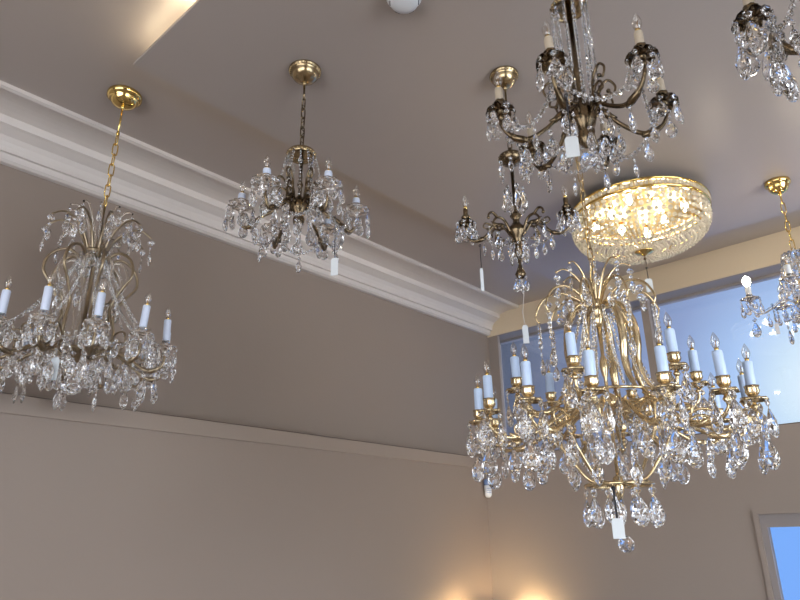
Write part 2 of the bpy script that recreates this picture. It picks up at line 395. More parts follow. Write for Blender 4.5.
# ------------------------------------------------------------------ generic candle arms
def candle_ring(root, arm_path, arm_rad, angles, pan, metal, sleeve, smat, cr, drops, pan_mat=None, leaf=True, lit=None, bulbmat=None, scroll=None, jitter=.0, arm_name='arm'):
    """arm_path: (r, z) list ending under the pan; drops: function(centre, radial unit, cr)"""
    am = MB(); P = rz_path(arm_path, 7); n = len(P)
    rad = [arm_rad*(1.15 - .4*abs(2*i/(n-1) - 1)) for i in range(n)]
    am.tube(P, rad, 8)
    if scroll:
        for s in scroll:
            Q = rz_path(s, 7); am.tube(Q, [arm_rad*.8*(1 - .45*i/(len(Q)-1)) for i in range(len(Q))], 7); am.ball(Q[-1], arm_rad*1.1, 0, 8, 6)
    if leaf:                                    # acanthus leaf on the arm
        for fr in (.22, .6):
            i = int(fr*(n-1)); q = Vector(P[i]); t = (Vector(P[i+1]) - q).normalized()
            am.tube([q - t*arm_rad*5, q - t*arm_rad*2, q + t*arm_rad*2, q + t*arm_rad*6 + Vector((0,0,arm_rad*2.5))], [arm_rad*.9, arm_rad*1.9, arm_rad*1.6, arm_rad*.3], 8)
    arm_me = am.mesh('arm', [metal]); pan_me = pan.mesh('drip_pan', [pan_mat or metal])
    sl_me = sleeve.mesh('candle', [smat])
    R, z = arm_path[-1]; sh = max(v[2] for v in sleeve.v)
    for k, a in enumerate(angles):
        link(arm_name, arm_me, root, (0,0,0), a)
        c = Vector((R*cos(a), R*sin(a), z + .028))
        link('drip_pan', pan_me, root, c, a)
        s = link('candle', sl_me, root, c + Vector((0, 0, .027)), random.random())
        s.rotation_euler = (random.uniform(-jitter, jitter), random.uniform(-jitter, jitter), 0)
        if lit and k in lit:
            m = MB(); m.lathe([(0, 0), (.010, .004), (.018, .02), (.02, .032), (.013, .046), (0, .056)], 12); m.build('bulb', M_LIT, s, (0, 0, sh))
        else: link('bulb', BULB, s, (0, 0, sh))
        drops(c, Vector((cos(a), sin(a), 0)), cr)
def pan_drops(n, R, kind, size, dz=-.0, second=None, strand_of=None):
    def f(c, u, cr):
        off = random.random()*pi
        for i in range(n):
            a = off + 2*pi*i/n; q = c + Vector((R*cos(a), R*sin(a), .006))
            k, s = (kind, size) if (second is None or i % 2 == 0) else second
            top = {'crystal_drop': .42, 'crystal_almond': .42, 'crystal_spear': .24, 'crystal_ball': .3}[k]
            lo = 0
            if i % 2 and n > 3 and k != 'crystal_spear':
                cr.add('crystal_rosette', q - Vector((0, 0, .22*s)), s*.36, a + pi/2); lo = .36*s
            cr.add(k, q - Vector((0, 0, top*s + dz + lo)), s, a + pi/2 + random.uniform(-.6, .6))
    return f
def VA(P, degs): return [view_angle(P, radians(d)) for d in degs]

def tag_thing(kindname, label, top, length, w, h, cord_mat, card_mat, group=None, cat='price tag', tilt=0.3, slack=0.0, r=.0012):
    """paper tag on a cord: origin at the hanging point"""
    t = thing(kindname, label, cat, top, group)
    m = MB(); m.tube([(0,0,0), (slack, 0, -length*.3), (-slack, slack*.4, -length*.7), (0, 0, -length)], r, 6); m.tube([(.004*cos(a), 0, .002+.004*sin(a)) for a in [k*pi/5 for k in range(10)]], r, 5, 0, True)
    m.build('cord', cord_mat, t)
    c = MB(); d = .0012; z = -length
    pts = [(-w/2, z-h), (w/2, z-h), (w/2, z-.12*h), (w*.32, z), (-w*.32, z), (-w/2, z-.12*h)]
    vs = [(x, -d, zz) for x, zz in pts] + [(x, d, zz) for x, zz in pts]; n = 6
    c.add(vs, [tuple(range(n)), tuple(range(2*n-1, n-1, -1))] + [(i, i+n, (i+1) % n + n, (i+1) % n) for i in range(n)], 0, False)
    o = c.build('card', card_mat, t); o.rotation_euler = (0, 0, tilt); return t

# ================================================================== 1. LARGE GILT CHANDELIER (right foreground)
PB = (-.972, 2.100)
root = thing('chandelier', 'largest chandelier, gilt brass with many white candles and big crystal drops, right foreground', 'chandelier', (PB[0], PB[1], HP))
D = lambda z: z - 1.75                      # height from the camera -> local height
canopy(root, .055, .05, M_BRASS, fancy=True)
chain_mb(D(.80), D(1.69), .040, .0026, .0095).build('chain', M_BRASS, root)
m = MB()                                     # twisted wire beside the chain
m.tube([(.008*cos(k*.9), .008*sin(k*.9), D(.80 + k*.0222)) for k in range(41)], .0014, 5); m.build('cable', M_GOLD, root)
m = MB()
m.lathe([(0, D(.835)), (.007, D(.835)), (.009, D(.81)), (.024, D(.80)), (.03, D(.785)), (.024, D(.77)), (.016, D(.76)), (.022, D(.735)), (.016, D(.715)), (.010, D(.70)), (0, D(.70))], 20)
m.build('crown', M_BRASS, root)
m = MB(); m.lathe([(0, D(.70)), (.009, D(.70)), (.006, D(.60)), (.012, D(.585)), (.015, D(.56)), (.010, D(.53)), (.006, D(.52)), (.006, D(.47)), (.022, D(.46)), (.034, D(.445)), (.036, D(.425)), (.026, D(.41)), (.008, D(.40)), (.005, D(.20)), (.016, D(.19)), (.02, D(.165)), (.012, D(.135)), (.005, D(.11)), (0, D(.11))], 20)
m.build('stem', M_BRASS, root)
cr = Crystals(root, M_BRASS)
# upright sprays and arching sprays of the crown
m = MB(); Q = rz_path([(.012, D(.79)), (.035, D(.85)), (.065, D(.90)), (.10, D(.925)), (.128, D(.915))]); m.tube(Q, [.0052*(1-.55*i/len(Q)) for i in range(len(Q))], 7); m.ball(Q[-1], .005)
up_me = m.mesh('spray', [M_BRASS])
for a in VA(PB, [-75, -35, 5, 40, 85, 140, 190, 235]):
    link('spray', up_me, root, (0,0,0), a)
    e = Vector((.128*cos(a), .128*sin(a), D(.905)))
    cr.add('crystal_rosette', e - Vector((0,0,.014)), .026, a); cr.add('crystal_almond', e - Vector((0,0,.046)), .052)
m = MB(); Q = rz_path([(.015, D(.765)), (.06, D(.81)), (.12, D(.84)), (.18, D(.82)), (.213, D(.765)), (.205, D(.735))]); m.tube(Q, [.006*(1-.5*i/len(Q)) for i in range(len(Q))], 7); m.ball(Q[-1], .0065)
ar_me = m.mesh('arched_spray', [M_BRASS])
st = strand([(0,0,0), (0,0,-.10)], .0085, .017).mesh('bead_strand', [M_CRYS, M_BRASS])
for a in VA(PB, [-85, -50, -12, 28, 62, 105, 150, 195, 235]):
    link('arched_spray', ar_me, root, (0,0,0), a)
    e = Vector((.205*cos(a), .205*sin(a), D(.73)))
    link('bead_strand', st, root, e, a); cr.add('crystal_drop', e - Vector((0,0,.125)), .062)
    e2 = Vector((.11*cos(a), .11*sin(a), D(.825))); cr.add('crystal_almond', e2 - Vector((0,0,.03)), .055)
    e3 = Vector((.165*cos(a), .165*sin(a), D(.82))); cr.add('crystal_rosette', e3 - Vector((0,0,.02)), .03, a); cr.add('crystal_rosette', e3 - Vector((0,0,.052)), .03, a+.6)
# leaf straps of the cage
m = MB(); Q = rz_path([(.028, D(.775)), (.075, D(.775)), (.115, D(.715)), (.125, D(.63)), (.118, D(.56)), (.13, D(.50)), (.158, D(.455))], 6)
m.tube(Q, [.0085*(.55 + .7*sin(pi*min(1, i/(len(Q)-1)*1.02))) for i in range(len(Q))], 8, flat=1.5)
strap_me = m.mesh('cage_strap', [M_BRASS])
for a in VA(PB, [-62, 35, 72, 118, 165, 205, 252]): link('cage_strap', strap_me, root, (0,0,0), a)
# lower ribs running down to the basket ring
m = MB(); Q = rz_path([(.158, D(.455)), (.19, D(.40)), (.178, D(.32)), (.13, D(.24)), (.085, D(.185)), (.022, D(.17))], 6); m.tube(Q, .0058, 7)
rib_me = m.mesh('cage_rib', [M_BRASS])
for a in VA(PB, [-90, -45, 0, 45, 90, 135, 180, 225]): link('cage_rib', rib_me, root, (0,0,0), a)
m = MB(); m.tube([(.105*cos(k*pi/18), .105*sin(k*pi/18), D(.168)) for k in range(36)], .0055, 8, 0, True)
for k in range(4): m.tube([(.02*cos(k*pi/2), .02*sin(k*pi/2), D(.168)), (.105*cos(k*pi/2), .105*sin(k*pi/2), D(.168))], .004, 6)
m.build('basket_ring', M_BRASS, root)
m = MB(); m.tube([(.158*cos(k*pi/24), .158*sin(k*pi/24), D(.455)) for k in range(48)], .005, 8, 0, True); m.build('cage_ring', M_BRASS, root)
# candle arms
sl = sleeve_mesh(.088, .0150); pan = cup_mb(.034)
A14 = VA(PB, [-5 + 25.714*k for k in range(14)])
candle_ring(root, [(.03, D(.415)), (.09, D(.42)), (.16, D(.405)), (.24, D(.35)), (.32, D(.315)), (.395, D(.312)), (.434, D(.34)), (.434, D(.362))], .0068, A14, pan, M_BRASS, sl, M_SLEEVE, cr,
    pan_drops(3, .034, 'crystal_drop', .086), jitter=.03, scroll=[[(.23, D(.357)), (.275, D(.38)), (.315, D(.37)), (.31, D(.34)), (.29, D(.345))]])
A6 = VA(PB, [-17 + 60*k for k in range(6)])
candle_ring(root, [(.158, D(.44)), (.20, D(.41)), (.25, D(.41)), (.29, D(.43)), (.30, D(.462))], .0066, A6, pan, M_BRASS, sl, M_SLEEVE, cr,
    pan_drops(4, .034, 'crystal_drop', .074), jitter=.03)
for i, a in enumerate(A14):
    for rr, zz, k, s in ((.245, .345, 'crystal_drop', .092), (.36, .308, 'crystal_drop', .082)):
        b = a + random.uniform(-.04, .04)
        cr.add(k, (rr*cos(b), rr*sin(b), D(zz) - .42*s), s)
    e = Vector((.434*cos(a), .434*sin(a), D(.362)))
    u = Vector((cos(a), sin(a), 0)); q = e + u*.012 - Vector((0,0,.052))
    cr.add('crystal_rosette', q + Vector((0,0,.052)), .036, a+pi/2); cr.add('crystal_rosette', q + Vector((0,0,.018)), .036, a); cr.add('crystal_drop', q - Vector((0,0,.035)), .09)
for a in VA(PB, [22.5 + 45*k for k in range(8)]):
    for rr, zz in ((.19, .40), (.15, .27)):
        cr.add('crystal_almond', (rr*cos(a), rr*sin(a), D(zz) - .035), .08)
for k in range(9):
    a = k*2*pi/9 + .1; cr.add('crystal_drop', (.105*cos(a), .105*sin(a), D(.165) - .036), .09)
for k in range(6):
    a = k*pi/3; cr.add('crystal_almond', (.045*cos(a), .045*sin(a), D(.165) - .035), .08)
# bead swags and drops inside the cage
sw = strand(sag((.06, 0, D(.76)), (.158, 0, D(.46)), .02), .0065, .0145).mesh('bead_swag', [M_CRYS, M_BRASS])
for a in VA(PB, [-10 + 30*k for k in range(12)]): link('bead_swag', sw, root, (0,0,0), a)
for k in range(7):
    a = k*2*pi/7; cr.add('crystal_almond', (.14*cos(a), .14*sin(a), D(.43) - .02*(k % 2)), .078)
m = MB(); m.merge(PROTO['crystal_ball'], Matrix.Scale(.052, 4)); m.tube([(0,0,.012), (0,0,.11)], .0012, 5, 1)
m.build('crystal_ball', [M_CRYS, M_BRASS], root, (0, 0, D(.015)))
cr.flush()

# ================================================================== 2. LEFT CHANDELIER (crystal sprays, 12 candles)
PL = (-2.479, .965)
root = rootL = thing('chandelier', 'crystal chandelier with white candles and arching top sprays, at the far left', 'chandelier', (PL[0], PL[1], HC))
D = lambda z: z - 1.85
canopy(root, .072, .062, M_GOLD)
m = MB(); m.tube([(0,0,D(1.79)), (0,0,D(1.655))], .0042, 8); m.lathe([(0, D(1.66)), (.006, D(1.66)), (.008, D(1.65)), (.005, D(1.64)), (0, D(1.64))], 10); m.build('stem', M_GOLD, root)
chain_mb(D(1.30), D(1.645), .048, .0028, .0105).build('chain', M_GOLD, root)
m = MB()
m.lathe([(0, D(1.305)), (.006, D(1.305)), (.006, D(1.12)), (.018, D(1.11)), (.045, D(1.10)), (.05, D(1.09)), (.03, D(1.08)), (.012, D(1.065)), (.008, D(1.05)), (.008, D(.72)), (.03, D(.71)), (.06, D(.70)), (.062, D(.69)), (.03, D(.67)), (.010, D(.66)), (.008, D(.60)), (0, D(.60))], 20)
m.build('column', M_OLDB, root)
cr = Crystals(root, M_OLDB)
m = MB(); Q = rz_path([(.03, D(1.09)), (.06, D(1.155)), (.10, D(1.20)), (.15, D(1.215)), (.195, D(1.185))]); m.tube(Q, [.0056*(1-.4*i/len(Q)) for i in range(len(Q))], 8)
sp1 = m.mesh('spray', [M_OLDB])
m = MB(); Q = rz_path([(.02, D(1.09)), (.034, D(1.16)), (.06, D(1.225)), (.10, D(1.265)), (.13, D(1.255))]); m.tube(Q, [.006*(1-.4*i/len(Q)) for i in range(len(Q))], 8)
sp2 = m.mesh('glass_spray', [M_CRYSROD])
for a in VA(PL, [10 + 36*k for k in range(10)]):
    link('spray', sp1, root, (0,0,0), a)
    e = Vector((.195*cos(a), .195*sin(a), D(1.182))); cr.add('crystal_rosette', e - Vector((0,0,.014)), .028, a); cr.add('crystal_almond', e - Vector((0,0,.052)), .062)
    e = Vector((.13*cos(a), .13*sin(a), D(1.205))); cr.add('crystal_almond', e - Vector((0,0,.03)), .06)
for a in VA(PL, [25 + 30*k for k in range(12)]):
    link('glass_spray', sp2, root, (0,0,0), a)
    e = Vector((.13*cos(a), .13*sin(a), D(1.25))); cr.add('crystal_drop', e - Vector((0,0,.024)), .055)
for k in range(12):
    a = k*pi/6; cr.add('crystal_drop', (.055*cos(a), .055*sin(a), D(1.085) - .02), .06)
# pear-shaped cage loops
m = MB(); Q = rz_path([(.045, D(1.055)), (.10, D(1.085)), (.155, D(1.05)), (.17, D(.985)), (.135, D(.93)), (.10, D(.86)), (.11, D(.78)), (.10, D(.72)), (.05, D(.70))], 6); m.tube(Q, .0056, 8)
lp = m.mesh('cage_loop', [M_OLDB])
m = MB(); Q = rz_path([(.04, D(1.045)), (.09, D(1.055)), (.125, D(1.02)), (.13, D(.965)), (.10, D(.91)), (.07, D(.83)), (.07, D(.75)), (.05, D(.70))], 6); m.tube(Q, .0058, 8)
lp2 = m.mesh('glass_loop', [M_CRYSROD])
for a in VA(PL, [-80 + 45*k for k in range(8)]): link('cage_loop', lp, root, (0,0,0), a)
for a in VA(PL, [-60 + 45*k for k in range(8)]): link('glass_loop', lp2, root, (0,0,0), a)
sl = sleeve_mesh(.088, .0135); pan = pan_mb(.04, 10)
A12 = VA(PL, [8 + 30*k for k in range(12)])
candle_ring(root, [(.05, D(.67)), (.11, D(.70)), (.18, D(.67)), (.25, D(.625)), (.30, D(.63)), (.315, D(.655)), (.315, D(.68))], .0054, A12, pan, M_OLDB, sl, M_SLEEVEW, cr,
    pan_drops(7, .042, 'crystal_drop', .052), pan_mat=M_CRYSROD, jitter=.05, scroll=[[(.14, D(.69)), (.19, D(.735)), (.23, D(.73)), (.235, D(.695)), (.21, D(.70))]])
for i, a in enumerate(A12):
    for rr, zz, k, s in ((.25, .62, 'crystal_almond', .075), (.295, .62, 'crystal_almond', .07), (.18, .66, 'crystal_almond', .075), (.12, .68, 'crystal_drop', .06)):
        b = a + random.uniform(-.09, .09); cr.add(k, (rr*cos(b), rr*sin(b), D(zz) - .42*s), s)
    b = a + pi/12
    for rr, zz in ((.29, .665), (.21, .63)): cr.add('crystal_drop', (rr*cos(b), rr*sin(b), D(zz)), .055)
    a2 = A12[(i+1) % 12]
    pts = sag((.29*cos(a), .29*sin(a), D(.705)), (.29*cos(a2), .29*sin(a2), D(.705)), .045)
    strand(pts, .007, .015).build('bead_swag', [M_CRYS, M_OLDB], root)
    strand(sag((.045*cos(a), .045*sin(a), D(1.075)), (.28*cos(a), .28*sin(a), D(.725)), .045), .0062, .014).build('bead_strand', [M_CRYS, M_OLDB], root)
for k in range(14):
    a = k*2*pi/14; cr.add('crystal_drop', (.15*cos(a), .15*sin(a), D(.63)), .065); 
for k in range(9):
    a = k*2*pi/9; cr.add('crystal_drop', (.075*cos(a), .075*sin(a), D(.655) - .02), .065); cr.add('crystal_almond', (.11*cos(a), .11*sin(a), D(.9)), .075)
m = MB(); m.merge(PROTO['crystal_ball'], Matrix.Scale(.06, 4)); m.tube([(0,0,.012), (0,0,.03)], .0015, 5, 1)
m.build('crystal_ball', [M_CRYS, M_OLDB], root, (0, 0, D(.585)))
cr.flush()

_d = Vector(PL).normalized(); rootL.rotation_mode = 'AXIS_ANGLE'; rootL.rotation_axis_angle = (radians(1.1), _d.x, _d.y, 0)

# ================================================================== 3. smaller strung chandeliers (antique bronze, six arms)
def strung(P, zc, zcrown, zhub, R, zpan, phase, label, metal, smat, crown_r, chain, zbot, sl_h, dsz, spread=.06, canopy_r=.062, under=False, clearpan=False):
    root = thing('chandelier', label, 'chandelier', (P[0], P[1], zc + Z0)); D = lambda z: z - zc
    canopy(root, canopy_r, .06, M_AGED, fancy=True)
    if chain:
        m = MB(); m.tube([(0,0,D(zc-.06)), (0,0,D(zc-.14))], .0042, 8); m.build('rod', metal, root)
        chain_mb(D(zcrown+.03), D(zc-.14), .042, .0026, .0085).build('chain', metal, root)
        m = MB(); m.tube([(.006*cos(k), .006*sin(k), D(zcrown + .03 + (zc-.14-zcrown-.03)*k/24)) for k in range(25)], .0018, 5); m.build('cable', metal, root)
    else:
        m = MB(); m.tube([(0,0,D(zc-.05)), (0,0,D(zcrown))], .006, 8); m.build('rod', metal, root)
    m = MB(); C = crown_r
    m.lathe([(0, .022), (.008, .022), (.012, .012), (C*.6, .010), (C*.95, .006), (C, .0), (C, -.010), (C*.93, -.018), (C*.9, -.012), (C*.5, -.004), (0, -.008)], 32, 0, (0,0,D(zcrown)))
    for k in range(20): m.ball((C*cos(k*pi/10), C*sin(k*pi/10), D(zcrown)-.006), C*.10, 0, 6, 4)
    m.build('crown', M_AGED, root)
    m = MB(); h = zcrown - zhub
    m.lathe([(0, 0), (.007, 0), (.007, -h*.55), (.012, -h*.6), (.007, -h*.65), (.007, -h*.8), (.02, -h*.86), (.032, -h*.93), (.036, -h), (.03, -h-.02), (.016, -h-.035), (.022, -h-.05), (.018, -h-.07), (.006, -h-.085), (0, -h-.09)], 20, 0, (0,0,D(zcrown)))
    m.build('column', metal, root)
    cr = Crystals(root, metal)
    angs = VA(P, [phase + 60*k for k in range(6)])
    s = R/.22
    candle_ring(root, [(.025, D(zhub)), (.055*s, D(zhub+.02)), (.10*s, D(zhub-.02)), (.15*s, D(zhub-.05)), (.195*s, D(zpan-.055)), (R, D(zpan-.02)), (R, D(zpan))], .0058, angs, pan_mb(.046, 10) if clearpan else leaf_pan_mb(.036), metal, sleeve_mesh(sl_h, .0135 if clearpan else .011), smat, cr,
        pan_drops(7 if clearpan else 6, .048 if clearpan else .037, 'crystal_drop', dsz), pan_mat=M_CRYSROD if clearpan else None, jitter=.04, scroll=[[(.03, D(zhub+.005)), (.05*s, D(zhub+.06)), (.075*s, D(zhub+.075)), (.085*s, D(zhub+.05)), (.068*s, D(zhub+.045))], [(.05*s, D(zhub+.02)), (.052*s, D(zhub+.09)), (.078*s, D(zhub+.125)), (.098*s, D(zhub+.105)), (.09*s, D(zhub+.08)), (.078*s, D(zhub+.09))]])
    ns = 12
    for k in range(ns):
        a = angs[0] + k*2*pi/ns
        tgt = (.034, zhub + .03) if k % 2 else (spread, zhub + .035)
        st = strand(sag((C*cos(a), C*sin(a), D(zcrown)-.01), (tgt[0]*cos(a), tgt[0]*sin(a), D(tgt[1])), .008), .0052, .0138); st.build('bead_strand', [M_CRYS, metal], root)
    for k in range(6):
        a, b = angs[k], angs[(k+1) % 6]
        strand(sag((R*.9*cos(a), R*.9*sin(a), D(zpan)-.005), (R*.9*cos(b), R*.9*sin(b), D(zpan)-.005), .07), .0068, .015).build('bead_swag', [M_CRYS, metal], root)
        for rr, zz, sz in ((.16*s, zhub-.055, dsz*1.05), (.09*s, zhub-.02, dsz*1.15)) + (((.19*s, zpan-.06, dsz*1.2), (.205*s, zpan-.045, dsz*1.1)) if under else ()):
            cr.add('crystal_drop', (rr*cos(a), rr*sin(a), D(zz) - .42*sz), sz)
        m_ = a + pi/6; cr.add('crystal_almond', (R*.78*cos(m_), R*.78*sin(m_), D(zpan)-.105), dsz*.85); cr.add('crystal_almond', (.05*cos(m_), .05*sin(m_), D(zhub)-.07), dsz*1.15)
        cr.add('crystal_drop', (C*1.0*cos(m_), C*1.0*sin(m_), D(zcrown)-.04), dsz*.6)
    m = MB(); m.merge(PROTO['crystal_ball'], Matrix.Scale(.045, 4)); m.tube([(0,0,.01), (0,0,D(zhub-.088)-D(zbot))], .0015, 5, 1)
    m.build('crystal_ball', [M_CRYS, metal], root, (0, 0, D(zbot)))
    cr.flush(); return root
PM = (-1.692, 1.325); PU = (-.641, 1.445); PT = tuple((ray(894, -24)*1.22)[:2])
strung(PM, 1.75, 1.37, 1.145, .205, 1.108, 27, 'small bronze chandelier with clear drops, hanging before the white cornice in the middle left', M_BRONZE, M_SLEEVEW, .052, True, 1.0, .026, .058, .095, clearpan=True)
strung(PU, 1.75, 1.45, 1.06, .218, 1.075, 45, 'bronze chandelier with ivory candles cut by the top edge, above the round basket light', M_BRONZE, M_IVORY, .05, False, .96, .045, .054, .055)
zt_ = ray(894, -24)[2]*1.22
strung(PT, 1.75, zt_+.28, zt_-.02, .235, zt_+.03, -90, 'bronze chandelier in the top right corner, mostly out of the picture', M_BRONZE, M_IVORY, .05, False, zt_-.16, .065, .085, under=True)

# ================================================================== 4. slim bronze chandelier behind (five leafy arms)
P4 = (-1.142, 1.89)
root = thing('chandelier', 'slim dark bronze chandelier with leafy arms, left of the round basket light', 'chandelier', (P4[0], P4[1], HP)); D = lambda z: z - 1.75
canopy(root, .056, .06, M_AGED, fancy=True)
m = MB(); m.tube([(0,0,D(1.69)), (0,0,D(1.48))], .004, 8); m.build('rod', M_BRONZE, root)
chain_mb(D(1.405), D(1.485), .040, .0024, .0085).build('chain', M_BRONZE, root)
m = MB(); m.lathe([(0, D(1.41)), (.006, D(1.41)), (.01, D(1.395)), (.03, D(1.385)), (.044, D(1.375)), (.044, D(1.36)), (.035, D(1.345)), (.018, D(1.34)), (.012, D(1.325)), (0, D(1.32))], 24)
for k in range(16): m.ball((.043*cos(k*pi/8), .043*sin(k*pi/8), D(1.367)), .006, 0, 6, 4)
m.build('crown', M_BRONZE, root)
m = MB(); m.lathe([(0, D(1.33)), (.007, D(1.33)), (.006, D(1.14)), (.014, D(1.13)), (.022, D(1.12)), (.012, D(1.105)), (.012, D(1.095)), (.022, D(1.08)), (.036, D(1.065)), (.034, D(1.05)), (.016, D(1.03)), (.01, D(1.0)), (.014, D(.985)), (.010, D(.96)), (.004, D(.93)), (.012, D(.905)), (.02, D(.89)), (.012, D(.875)), (0, D(.87))], 20)
m.build('column', M_BRONZE, root)
cr = Crystals(root, M_BRONZE)
A5 = VA(P4, [-86, 86, 180])
m = MB()
for sc_ in ([(.03, D(1.05)), (.055, D(1.09)), (.085, D(1.095)), (.105, D(1.07)), (.095, D(1.05)), (.082, D(1.062))], [(.085, D(1.095)), (.105, D(1.11)), (.122, D(1.10)), (.125, D(1.085))]):
    Q = rz_path(sc_, 7); m.tube(Q, [.0052*(1.1-.5*i/len(Q)) for i in range(len(Q))], 8); m.ball(Q[-1], .006)
sl_me = m.mesh('leaf_scroll', [M_BRONZE])
FOUR = VA(P4, [-50, 50, 130, -130])
for a in FOUR: link('leaf_scroll', sl_me, root, (0,0,0), a)
candle_ring(root, [(.03, D(1.05)), (.055, D(1.085)), (.085, D(1.085)), (.115, D(1.045)), (.155, D(1.03)), (.182, D(1.05)), (.182, D(1.075))], .0048, A5, leaf_pan_mb(.030), M_BRONZE, sleeve_mesh(.035, .009), M_BRONZE, cr,
    pan_drops(9, .036, 'crystal_drop', .046), jitter=.03, scroll=[[(.085, D(1.085)), (.11, D(1.10)), (.12, D(1.085)), (.105, D(1.075))], [(.06, D(1.07)), (.075, D(1.03)), (.065, D(1.015)), (.05, D(1.025))]])
for k in range(6):
    a = k*pi/3; cr.add('crystal_almond', (.044*cos(a), .044*sin(a), D(1.33)), .055); cr.add('crystal_spear', (.034*cos(a+.4), .034*sin(a+.4), D(1.22)), .085)
    cr.add('crystal_almond', (.028*cos(a), .028*sin(a), D(.99)), .06)
for k in range(4):
    a = k*pi/2 + .3; cr.add('crystal_drop', (.018*cos(a), .018*sin(a), D(.865)), .042)
for a in FOUR:
    for rr, zz, sz in ((.125, 1.06, .05), (.085, 1.045, .055)): cr.add('crystal_drop', (rr*cos(a), rr*sin(a), D(zz) - .42*sz), sz)
for k in range(3):
    a, b = A5[k], A5[(k+1) % 3]
    strand(sag((.036*cos(b), .036*sin(b), D(1.03)), (.17*cos(a), .17*sin(a), D(1.08)), .045), .006, .0135).build('bead_swag', [M_CRYS, M_BRONZE], root)
    cr.add('crystal_almond', (.12*cos(a), .12*sin(a), D(1.02)), .05)
cr.flush()

# ================================================================== 5. right chandelier, clear glass arms, one lit bulb in view
PR = (-.583, 3.586)
root = thing('chandelier', 'clear glass chandelier with a lit bulb, hanging before the window at the right edge', 'chandelier', (PR[0], PR[1], HP)); D = lambda z: z - 1.75
canopy(root, .062, .07, M_GOLD)
chain_mb(D(1.36), D(1.675), .05, .003, .0095).build('chain', M_GOLD, root)
m = MB(); m.lathe([(0, D(1.37)), (.008, D(1.37)), (.012, D(1.35)), (.05, D(1.34)), (.055, D(1.33)), (.02, D(1.31)), (.014, D(1.29)), (.03, D(1.25)), (.036, D(1.21)), (.02, D(1.16)), (.014, D(1.13)), (.04, D(1.11)), (.045, D(1.08)), (.02, D(1.04)), (.01, D(1.0)), (0, D(.99))], 16)
m.build('glass_column', M_CRYSROD, root)
m = MB(); m.lathe([(0, D(1.095)), (.047, D(1.092)), (.05, D(1.085)), (.047, D(1.078)), (0, D(1.075))], 24); m.build('collar', M_GOLD, root)
cr = Crystals(root, M_GOLD)
AR = VA(PR, [-82 + 72*k for k in range(5)])
candle_ring(root, [(.045, D(1.085)), (.09, D(1.11)), (.15, D(1.075)), (.20, D(1.055)), (.232, D(1.075)), (.236, D(1.10))], .0078, AR, pan_mb(.045, 10), M_CRYSROD, sleeve_mesh(.05, .014), M_WHITE, cr,
    pan_drops(8, .046, 'crystal_drop', .05), pan_mat=M_CRYSROD, leaf=False, lit=(0, 2, 3))
for k in range(14):
    a = k*2*pi/14; cr.add('crystal_drop', (.055*cos(a), .055*sin(a), D(1.31)), .055); cr.add('crystal_almond', (.05*cos(a), .05*sin(a), D(1.05)), .07)
    strand(sag((.055*cos(a), .055*sin(a), D(1.335)), (.10*cos(a), .10*sin(a), D(1.11)), -.01), .0085, .018).build('bead_strand', [M_CRYS, M_GOLD], root)
for k in range(5):
    a = AR[k]; cr.add('crystal_drop', (.17*cos(a), .17*sin(a), D(1.03)), .055); cr.add('crystal_drop', (.236*cos(a), .236*sin(a), D(1.01)), .075)
cr.flush()

# ================================================================== 6. round basket flush light
cB = ray(638, 213); cB = cB*(1.69/cB.z); PBK = (cB.x, cB.y); RB = .364
root = thing('basket_ceiling_light', 'round lit crystal bead basket light with brass rim, flush on the ceiling', 'ceiling light', (PBK[0], PBK[1], HP))
m = MB(); m.lathe([(0, 0), (.16, 0), (.16, -.028), (RB-.008, -.036), (RB-.008, -.041), (0, -.041)], 64); m.build('base_plate', M_GOLDS, root)
m = MB(); m.lathe([(RB-.012, -.042), (RB, -.042), (RB+.006, -.048), (RB, -.054), (RB-.012, -.054), (RB-.012, -.042)], 96)
m.lathe([(RB-.016, -.082), (RB-.002, -.082), (RB+.003, -.088), (RB-.002, -.096), (RB-.016, -.096), (RB-.016, -.082)], 96)
for k in range(6): a = k*pi/3; m.tube([(.09*cos(a), .09*sin(a), -.02), (RB*.7*cos(a), RB*.7*sin(a), -.03), ((RB-.006)*cos(a), (RB-.006)*sin(a), -.046)], .004, 6)
m.build('rim', M_GOLD, root)
m = MB()
for k in range(96):
    a = 2*pi*k/96; m.merge(BEAD, Matrix.Translation(((RB-.005)*cos(a), (RB-.005)*sin(a), -.068)) @ Matrix.Diagonal((.0112, .0112, .0145, 1)))
m.build('rim_beads', M_BEADW, root)
prof = [(RB-.014, -.110), (RB-.014, -.145), (.336, -.188), (.305, -.224), (.252, -.256), (.175, -.279), (.09, -.289), (.045, -.292)]
arc = smooth_path(prof, 10); pts = [Vector((r_, 0, z_)) for r_, z_ in arc]
NS = 60
def bead_line(fine):
    m = MB(); last = None
    for q in pts:
        s = min(.0138, .80*pi*q.x/NS) if q.x > .15 else (.0085 if not fine else 0)
        if fine and q.x <= .15: break
        if last is None or (q - last[0]).length >= (s + last[1])*1.1:
            m.merge(BEAD, Matrix.Translation(q) @ Matrix.Scale(s, 4)); last = (q, s)
    return m.mesh('bead_strand', [M_BEADW])
st_all = bead_line(False); st_part = bead_line(True)
for k in range(NS): link('bead_strand', st_all if k % 2 == 0 else st_part, root, (0,0,0), 2*pi*k/NS)
m = MB()
for q in ((.30, -.205), (.15, -.280)): m.tube([(q[0]*cos(a), q[0]*sin(a), q[1]+.018) for a in [2*pi*k/72 for k in range(72)]], .0022, 5, 0, True)
m.build('wire_hoop', M_GOLD, root)
m = MB(); m.lathe([(0, -.285), (.046, -.285), (.05, -.292), (.044, -.300), (.02, -.307), (.012, -.315), (0, -.322)], 32); m.build('hub', M_GOLD, root)
